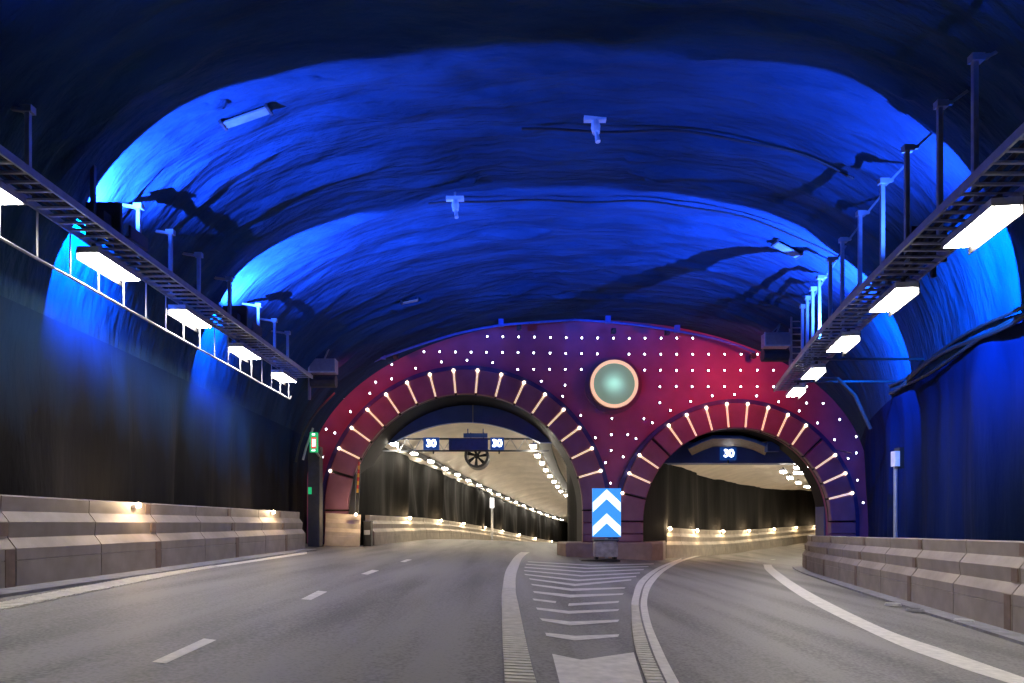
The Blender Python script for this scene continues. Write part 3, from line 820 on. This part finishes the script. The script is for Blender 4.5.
# equipment at the ladder ends: red floods
def red_flood(c, sgn, label, power, aim):
    c = Vector(c); t = thing('floodlight', c, label, 'floodlight', 'red floodlights beside the portal')
    MB().box(c+Vector((0,0,.05)), (.95,.5,.5)).build('housing', 'steel', t)
    MB().tube([c+Vector((-.5,0.05,-.50)), c+Vector((.45,0.05,-.50))], .24, 12).build('lamp_drum', 'darksteel', t)
    m = MB().bar(c+Vector((-.5,-.26,-.2)), c+Vector((.5,-.26,-.2)), .05); m.bar(c+Vector((-.5,-.26,-.2)), c+Vector((-.5,-.26,.3)), .05)
    m.build('frame', 'white', t)
    MB().bar(c+Vector((sgn*.55,0,-1.2)), c+Vector((sgn*.55,0,2.2)), .09).build('post', 'steel', t)
    MB().box(c+Vector((0,.27,.05)), (.5,.06,.3)).build('lens', 'redlens', t)
    m = MB().bar(c+Vector((0,0,.3)), c+Vector((.25,0,.9)), .05); m.bar(c+Vector((-.2,0,.3)), c+Vector((sgn*.55,0,1.1)), .05); m.build('brace', 'steel', t)
    lamp('red_lamp', 'SPOT', c+Vector((0,.6,.0)), (1.,.07,.12), power, t, aim, math.radians(150), 1., .25)
    return t
red_flood(at(776,342,26.5), 1, 'blue boxed floodlight on the post at end of right ladder', 560, (-.22,.75,-.35))
red_flood(at(324,368,26.5), -1, 'blue boxed floodlight on the post at end of left ladder', 200, (.4,.75,-.3))
# vertical access ladder at right
c = at(797,330,25.2)
t = thing('access_ladder', c, 'narrow vertical ladder beside the end of right cable ladder', 'ladder')
for s_ in (-.2,.2): MB().bar(c+Vector((s_,0,-1.4)), c+Vector((s_,0,1.6)), .05).build('stile', 'steel', t)
for i in range(13): MB().bar(c+Vector((-.2,0,-1.3+.23*i)), c+Vector((.2,0,-1.3+.23*i)), .035).build('rung', 'steel', t)

# pipe over the portal
pts = [(372,362),(383,357.5),(400,351.5),(425,343),(455,334),(480,328.5),(505,324.5),(540,322),(575,319.8),(610,322),(640,325.3),(665,329),(690,333.3),(715,338.5),(738,345.5),(755,352.5)]
t = thing('conduit', at(575,319.8,30.0), 'blue pipe arching over the top of portal wall', 'pipe')
MB().tube([at(x, y, 30.0) for x, y in pts], .055, 8).build('pipe_run', 'bluepipe', t, smooth=True)
for x, y in ((383,357.5),(501,324.8),(608,321.8),(677,331)):
    MB().box(at(x, y-2, 30.0), (.22,.2,.3)).build('clamp', 'bluepipe', t)
for x, y, lab in ((519,327.5,'small dark lamp under the portal pipe, above left arch crown'),(613.5,331,'small dark lamp under the portal pipe, above round light'),(667,332.5,'small dark lamp under the portal pipe, right of round light'),(752.5,356,'small dark lamp at right end of the portal pipe'),(396,357,'small dark lamp at left end of the portal pipe')):
    p = at(x, y, 30.3); o = MB().box(p, (.2,.24,.2)); o.tube([p+Vector((0,-.1,-.02)), p+Vector((0,-.22,-.08))], [.07,.1], 8)
    tag(o.build('spot_lamp', 'darksteel', origin=p), lab, 'light', 'small lamps over the portal')

# ------------------------------------------------------------------ barrier bulbs
bproto = None
def bulb(p, out, label, group, power):
    global bproto
    if bproto is None:
        bproto = thing('barrier_lamp', (0,0,0), 'x', 'light')
        MB().box((0,0,-.02), (.08,.14,.06)).build('lamp_case', 'steel', bproto)
        MB().ball((.05,0,.0), .058, 10).build('bulb', 'bulb', bproto)
        o = bproto
    else: o = copy_tree(bproto)
    o.location = p; o.scale = (1.5,)*3 if 'tunnel' in label else (1,1,1); out = Vector(out); o.rotation_euler = (0,0,math.atan2(out.y, out.x))
    tag(o, label, 'light', group)
    q = lamp('bulb_light', 'POINT', Vector(p)+out.normalized()*.24+Vector((0,0,.10)), (1.,.72,.42), power, None, radius=.05)
    return o
for d, lab in ((13.9,'small glowing lamp on the left barrier, nearer the camera'),(22.3,'small glowing lamp on the left barrier, nearer the portal')):
    p = footL(d)+Vector((-.17,0,1.33)); bulb(p, (1,0,0), lab, 'lamps on the left barrier', 55)
p = at(355.5,514.5,29.9); bulb(p, (.5,-1,0), 'small glowing lamp at foot of the left arch', None, 60)
for i, d in enumerate((40.5,50,59,68.5,77.5,87,97,107)):
    p = footTL(d)+Vector((-.17,0,1.33)); bulb(p, (1,-.1,0), f'small glowing barrier lamp in left tunnel, {ORD[i]} from the mouth', 'barrier lamps in the left tunnel', 70)
for i, d in enumerate((35,39.5,45,51,57,62,66.5)):
    p = pR(d, -.17)+Vector((0,0,1.46)); bulb(p, pR(d,1)-pR(d,0), f'small glowing barrier lamp in right tunnel, {ORD[i]} from the mouth', 'barrier lamps in the right tunnel', 60)
# round light's inner lamp
lamp('window_lamp', 'POINT', c_ := at(613,385.5,YF)+Vector((0,-.16,0)), (.8,1.,.95), 11, None, radius=.1)

# ------------------------------------------------------------------ gantry, fan, displays
def text(body, p, size, parent, name='numerals', m='led'):
    cu = bpy.data.curves.new(name, 'FONT'); cu.body = body; cu.size = size; cu.align_x = 'CENTER'; cu.align_y = 'CENTER'; cu.extrude = .008; cu.offset = .012
    tmp = bpy.data.objects.new('tmp', cu); COL.objects.link(tmp)
    me = bpy.data.meshes.new_from_object(tmp.evaluated_get(bpy.context.evaluated_depsgraph_get())); me.name = name
    bpy.data.objects.remove(tmp); bpy.data.curves.remove(cu)
    me.materials.clear(); me.materials.append(M[m]); o = bpy.data.objects.new(name, me); COL.objects.link(o); o.parent = parent
    o.location = Vector(p)-parent.location; o.rotation_euler = (PI/2,0,0); return o
D = 34.9
a, b = at(392,440,D), at(540,440,D); lo, hi = at(0,450.5,D).z, at(0,438.5,D).z
t = thing('sign_gantry', (a+b)/2, 'lattice gantry with blue board across the left tunnel', 'gantry')
for z in (lo, hi):
    for yy in (0, .35): MB().bar((a.x-.5, D+yy, z), (b.x+.45, D+yy, z), .045).build('chord', 'darksteel', t)
n = 20
for i in range(n):
    x0, x1 = a.x+(b.x-a.x)*i/n, a.x+(b.x-a.x)*(i+1)/n
    za_, zb_ = (lo, hi) if i % 2 else (hi, lo)
    MB().bar((x0, D, za_), (x1, D, zb_), .03).build('lattice_bar', 'steel', t)
p0, p1 = at(449,438.7,D), at(488,450,D)
MB().box(((p0.x+p1.x)/2, D-.05, (p0.z+p1.z)/2), (p1.x-p0.x, .1, p0.z-p1.z)).build('board', 'signblue', t)
for x0, x1, lab in ((424,439.6,'blue lane display showing 30 on gantry, left of the two'),(490.5,504,'blue lane display showing 30 on gantry, right of the two')):
    p0, p1 = at(x0,438.2,D), at(x1,450.2,D); cc = Vector(((p0.x+p1.x)/2, D-.18, (p0.z+p1.z)/2))
    g = thing('speed_display', cc, lab, 'display', 'lane displays on the gantry')
    MB().box(cc, (p1.x-p0.x, .22, p0.z-p1.z)).build('case', 'ledback', g)
    text('30', cc+Vector((0,-.12,0)), .5, g)
    MB().bar(cc+Vector((.1,0,-.3)), cc+Vector((.1,0,-.5)), .07).build('camera_stub', 'darksteel', g)
# right display
p0, p1 = at(720.5,447.5,33.7), at(736,460,33.7); cc = Vector(((p0.x+p1.x)/2, 33.72, (p0.z+p1.z)/2))
g = thing('speed_display', cc, 'small lit speed display showing 30 in right tunnel mouth', 'display')
MB().box(cc, (p1.x-p0.x, .2, p0.z-p1.z)).build('case', 'ledback', g)
text('30', cc+Vector((0,-.11,0)), .5, g)
MB().bar(cc+Vector((0,0,-.3)), cc+Vector((0,0,-.45)), .07).build('camera_stub', 'darksteel', g)
# jet fan
c = at(476.6,455.5,37.5)
t = thing('jet_fan', c, 'round black jet fan hanging behind the gantry in left tunnel', 'fan')
rows = []
for k in range(33):
    an = 2*PI*k/32; d_ = Vector((math.cos(an),0,math.sin(an)))
    rows.append([c+d_*.53+Vector((0,0,0)), c+d_*.66+Vector((0,-.05,0)), c+d_*.66+Vector((0,1.8,0)), c+d_*.53+Vector((0,1.8,0))])
MB().grid(rows, closed=True).build('casing', 'darksteel', t)
MB().ball(c+Vector((0,.25,0)), .16, 12).build('hub', 'black', t)
for k in range(7):
    an = 2*PI*k/7; d_ = Vector((math.cos(an),0,math.sin(an))); e_ = Vector((-math.sin(an),0,math.cos(an)))
    q = c+Vector((0,.3,0))
    vs = [q+d_*.12-e_*.05, q+d_*.12+e_*.05+Vector((0,.06,0)), q+d_*.52+e_*.17+Vector((0,.12,0)), q+d_*.52-e_*.02]
    MB().add(vs+[v+Vector((0,.02,0)) for v in vs], [(0,1,2,3),(7,6,5,4),(0,4,5,1),(1,5,6,2),(2,6,7,3),(3,7,4,0)]).build('blade', 'black', t)
for s_ in (-.35,.35): MB().bar(c+Vector((s_,.6,.5)), c+Vector((s_,.6,1.3)), .06).build('hanger', 'darksteel', t)
p0 = at(475.5,435.5,36.5); tag(MB().box(p0, (1.25,.12,.22)).box(p0+Vector((-.4,0,.2)), (.05,.05,.3)).box(p0+Vector((.4,0,.2)), (.05,.05,.3)).build('hanging_board', 'signblue', origin=p0), 'thin blue board hung just above the jet fan', 'board')
# post with sign in left tunnel and in right tunnel
p = footTL(71)+Vector((.1,0,0))
t = thing('sign_post', p, 'pale post with lit box against the left tunnel wall', 'post')
MB().bar(p, p+Vector((0,0,4.2)), .22).build('pole', 'steel', t); MB().box(p+Vector((0,-.2,3.9)), (.4,.15,1.)).build('lit_box', 'whitelit', t)
p = pR(45, 6.0)
t = thing('sign_post', p, 'post with small lit sign at the bend in right tunnel', 'post')
MB().bar(p, p+Vector((0,0,3.9)), .10).build('pole', 'darksteel', t); MB().box(p+Vector((0,-.2,2.65)), (.32,.12,.62)).build('lit_box', 'whitelit', t)
c = p+Vector((-.1,-.3,3.75)); rows = []
for k in range(25):
    an = 2*PI*k/24; d_ = Vector((math.cos(an),0,math.sin(an))); rows.append([c+d_*.5, c+d_*.62, c+d_*.62+Vector((.5,1.2,0)), c+d_*.5+Vector((.5,1.2,0))])
tt = thing('jet_fan', c, 'dark round jet fan high at the bend in right tunnel', 'fan')
MB().grid(rows, closed=True).build('casing', 'darksteel', tt); MB().ball(c+Vector((.1,.3,0)), .16).build('hub', 'black', tt)
m = MB()
for k in range(3):
    an = 2*PI*k/3; d_ = Vector((math.cos(an),0,math.sin(an))); m.bar(c+Vector((.1,.3,0)), c+Vector((.1,.3,0))+d_*.52, .09)
m.build('blade', 'black', tt)
MB().bar(c+Vector((.2,.5,.6)), c+Vector((.2,.5,1.5)), .07).build('hanger', 'darksteel', tt)

# ------------------------------------------------------------------ chevron sign and cushion
D = 28.2
x0, x1 = at(592.5,0,D).x, at(621,0,D).x; z1, z0 = at(0,488.3,D).z, at(0,537,D).z
cx = (x0+x1)/2; W = x1-x0; H_ = z1-z0
t = thing('chevron_sign', (cx, D, -S*cx), 'lit blue sign with two white upward chevrons on the gore', 'sign')
MB().box((cx, D+.07, (z0+z1)/2), (W, .12, H_)).build('panel', 'signface', t)
for k in range(2):
    zb_ = z0+.03+k*H_*.495; hw = W/2-.01; th = H_*.20
    v = [(cx-hw, zb_), (cx, zb_+H_*.27), (cx+hw, zb_), (cx+hw, zb_+th), (cx, zb_+th+H_*.27), (cx-hw, zb_+th)]
    m = MB(); vs = [Vector((x, D-.0, z)) for x, z in v]+[Vector((x, D+.02, z)) for x, z in v]
    m.add(vs, [(0,1,4,5),(1,2,3,4),(11,10,7,6),(10,9,8,7)]); m.build('chevron', 'signwhite', t)
MB().box((cx, D+.07, (z0-S*cx)/2-.05), (.12,.1, z0+S*cx+.0)).build('post', 'steel', t)
m = MB()
p0 = at(606,551,27.4)
t = thing('crash_cushion', (p0.x, 27.5, -S*p0.x), 'mottled grey plastic tank under the chevron sign', 'crash cushion')
zb_ = -S*p0.x; 
def rbox(c, d, r, n=4):
    m = MB(); rows = []
    for z, k in ((-d[2]/2, .96), (-d[2]/2+.06, 1), (d[2]/2-.1, 1), (d[2]/2, .9)):
        ring_ = []
        for (sx, sy, a0) in ((1,1,0),(-1,1,90),(-1,-1,180),(1,-1,270)):
            for i in range(n+1):
                a = math.radians(a0+90*i/n); ring_.append(Vector(c)+Vector(((sx*(d[0]/2-r)+r*math.cos(a))*k, (sy*(d[1]/2-r)+r*math.sin(a))*k, z)))
        rows.append(ring_)
    m.grid(rows, closed=True); n_ = len(rows[0]); m.add(rows[-1], [tuple(range(n_))]); return m
rbox((p0.x, 27.6, zb_+.5), (.92,.7,.62), .12).build('tank', 'grey_plastic', t)
MB().box((p0.x, 27.6, zb_+.84), (.98,.75,.06)).build('top_frame', 'darksteel', t)
m = MB(); 
for sx in (-.36,.36): m.box((p0.x+sx, 27.6, zb_+.12), (.12,.5,.2))
m.build('foot', 'black', t)
MB().box((p0.x-.25, 27.45, zb_+.05), (1.5,.9,.06)).build('base_plate', 'black', t)

# ------------------------------------------------------------------ left niche: cabinet, exit sign, boom, bin
D = 28.6
p = at(315.5,548,D); p.z = -S*p.x
h = at(0,447,D).z-p.z
t = thing('emergency_cabinet', p, 'tall narrow blue grey emergency cabinet left of the portal', 'cabinet')
MB().box(p+Vector((0,0,h/2)), (.46,.5,h)).build('body', 'darksteel', t)
MB().box(p+Vector((.0,-.26,h*.45)), (.36,.03,h*.8)).build('door', 'darksteel', t)
q = at(312,491,D); q.y = D-.3; MB().box(q, (.13,.06,.28)).build('green_lamp', 'green', t)
cc = at(314,442.5,27.6)
t = thing('emergency_sign', cc, 'small lit green and red emergency sign on the left side', 'sign')
MB().box(cc, (.30,.14,.78)).build('case', 'green', t)
MB().box(cc+Vector((.01,-.075,-.02)), (.19,.02,.44)).build('red_panel', 'redlit', t)
m = MB().box(cc+Vector((-.02,-.09,-.02)), (.05,.01,.3)); m.box(cc+Vector((.06,-.09,-.02)), (.035,.01,.3)); m.box(cc+Vector((0,-.075,.31)), (.12,.01,.07)); m.box(cc+Vector((0,-.075,-.32)), (.14,.01,.05))
m.build('pictogram', 'whitelit', t)
MB().bar(cc+Vector((0,.1,-.3)), cc+Vector((0,.9,-.5)), .06).build('bracket', 'steel', t)
for pts, lab in (([(296,462),(299,446),(304,432),(310,421),(320,408),(335,393)], 'thin pale conduit bending up the left wall beside portal'), ([(303,460),(306,448),(310,437),(313,428)], 'short pale strip leaning beside the green emergency sign')):
    qs = [at(x, y, 27.9) for x, y in pts]
    tag(MB().tube(qs, .045, 8).build('conduit', 'darksteel' if 'bending' in lab else 'pipe', origin=qs[0]), lab, 'pipe')
# boom gate
D = 31.0
b0, b1 = at(356.5,515,D-.2), at(359.5,462,D-.2)
t = thing('boom_gate', b0, 'raised red and yellow striped boom at the left arch foot', 'boom gate')
n = 8
for i in range(n):
    u0, u1 = .42+.58*i/n, .42+.58*(i+1)/n
    MB().bar(b0.lerp(b1,u0), b0.lerp(b1,u1), .2, .06).build('stripe', 'red' if i % 2 else 'yellow', t)
MB().bar(b0+Vector((0,.06,-.6)), b0.lerp(b1,.96)+Vector((0,.06,0)), .09).build('boom_arm', 'black', t)
m = MB().prism([(b0.x-.35,b0.z-.1),(b0.x-.05,b0.z-.1),(b0.x-.02,b0.z+1.9),(b0.x-.12,b0.z+1.7)], D-.25, D-.1); m.build('arm_shield', 'black', t)
p = at(368,545,31.4); p.z = -S*p.x
t = thing('cabinet', p, 'small black cabinet between barrier panels at left arch', 'cabinet')
MB().box(p+Vector((0,0,.55)), (.34,.4,1.1)).build('body', 'black', t); MB().box(p+Vector((0,-.22,.62)), (.26,.04,.2)).build('label_plate', 'steel', t)
MB().box(p+Vector((0,0,1.12)), (.38,.44,.05)).build('lid', 'darksteel', t)
# right pole
p = Vector((at(895.5,0,17.6).x, 17.6, 1.0)); z1 = at(0,467,17.6).z
t = thing('sensor_pole', Vector((p.x, p.y, -S*p.x)), 'slim pole with white faced box behind the right barrier', 'pole')
MB().tube([Vector((p.x,p.y,-S*p.x)), Vector((p.x,p.y,z1))], .045, 10).build('pole', 'steel', t)
MB().box((p.x-.02, p.y-.03, z1+.20), (.12,.2,.38)).build('box', 'white', t)
MB().box((p.x+.10, p.y+.02, z1+.22), (.12,.24,.52)).build('back_plate', 'black', t)

# ------------------------------------------------------------------ things on the vault
for (px, py, Y, lab) in ((595,118,14.6,'small hanging speaker with cross bar on ceiling, nearer the camera'), (455,198,18.1,'small hanging speaker with cross bar on ceiling, nearer the portal')):
    x = (px-512)*Y/F; v = vault_at(Y, x); zt = at(px, py, Y).z
    t = thing('ceiling_speaker', (x, Y, zt), lab, 'speaker', 'hanging speakers on the vault')
    MB().bar((x, Y, zt), (x, Y, v.z+.3), .05).build('stem', 'steel', t)
    MB().box((x, Y, zt-.02), (.46,.12,.10)).build('cross_bar', 'white', t)
    MB().tube([Vector((x,Y,zt-.06)), Vector((x+.01,Y-.02,zt-.2)), Vector((x+.02,Y-.05,zt-.34))], [.07,.10,.08], 10).build('body', 'white', t)
    MB().tube([Vector((x+.02,Y-.05,zt-.34)), Vector((x+.05,Y-.10,zt-.55))], [.04,.055], 8).build('horn', 'white', t)
def conduit(Y, xs, lab, r=.025):
    pts = []
    for x in frange(xs[0], xs[1], .35):
        v = vault_at(Y, x); pts.append(Vector((x, Y+.05*math.sin(x*1.1), v.z-.14+.03*math.sin(x*2.3))))
    m = MB().tube(pts, r, 6); tag(m.build('cable', 'cable', origin=pts[0]), lab, 'cable')
conduit(18.45, (-2.2, 8.6), 'dark cable arching across the vault, nearer the portal')
conduit(14.7, (.2, 7.2), 'dark cable arching across the vault, nearer the camera')
def plate(px, py, Y, sx, sy, ang, lab, mm='white', end=False):
    x = (px-512)*Y/F; v = vault_at(Y, x); v2 = vault_at(Y, x+.2); sl = math.atan2(v2.z-v.z, .2)
    R = Matrix.Rotation(-sl, 3, 'Y') @ Matrix.Rotation(ang, 3, 'Z')
    c = v+Vector((0,0,-.12)); t = thing('ceiling_plate', c, lab, 'plate')
    MB().box(c, (sx, sy, .03), m=R).build('panel', mm, t)
    m = MB()
    for s_ in (-1, 1): m.box(c+R@Vector((s_*sx*.5,0,.03)), (.05, sy*1.3, .12), m=R)
    m.build('end_clip', 'darksteel', t)
    return t
plate(246,117,13.2,.92,.2,-.05,'pale tilted board with dark ends on left vault','kerb')
plate(410,297,25.5,.62,.16,.3,'small tan board on the dark vault above portal','soffit')
plate(787,235,19.6,.80,.30,.1,'pale shiny plate on right side of the vault','kerb')
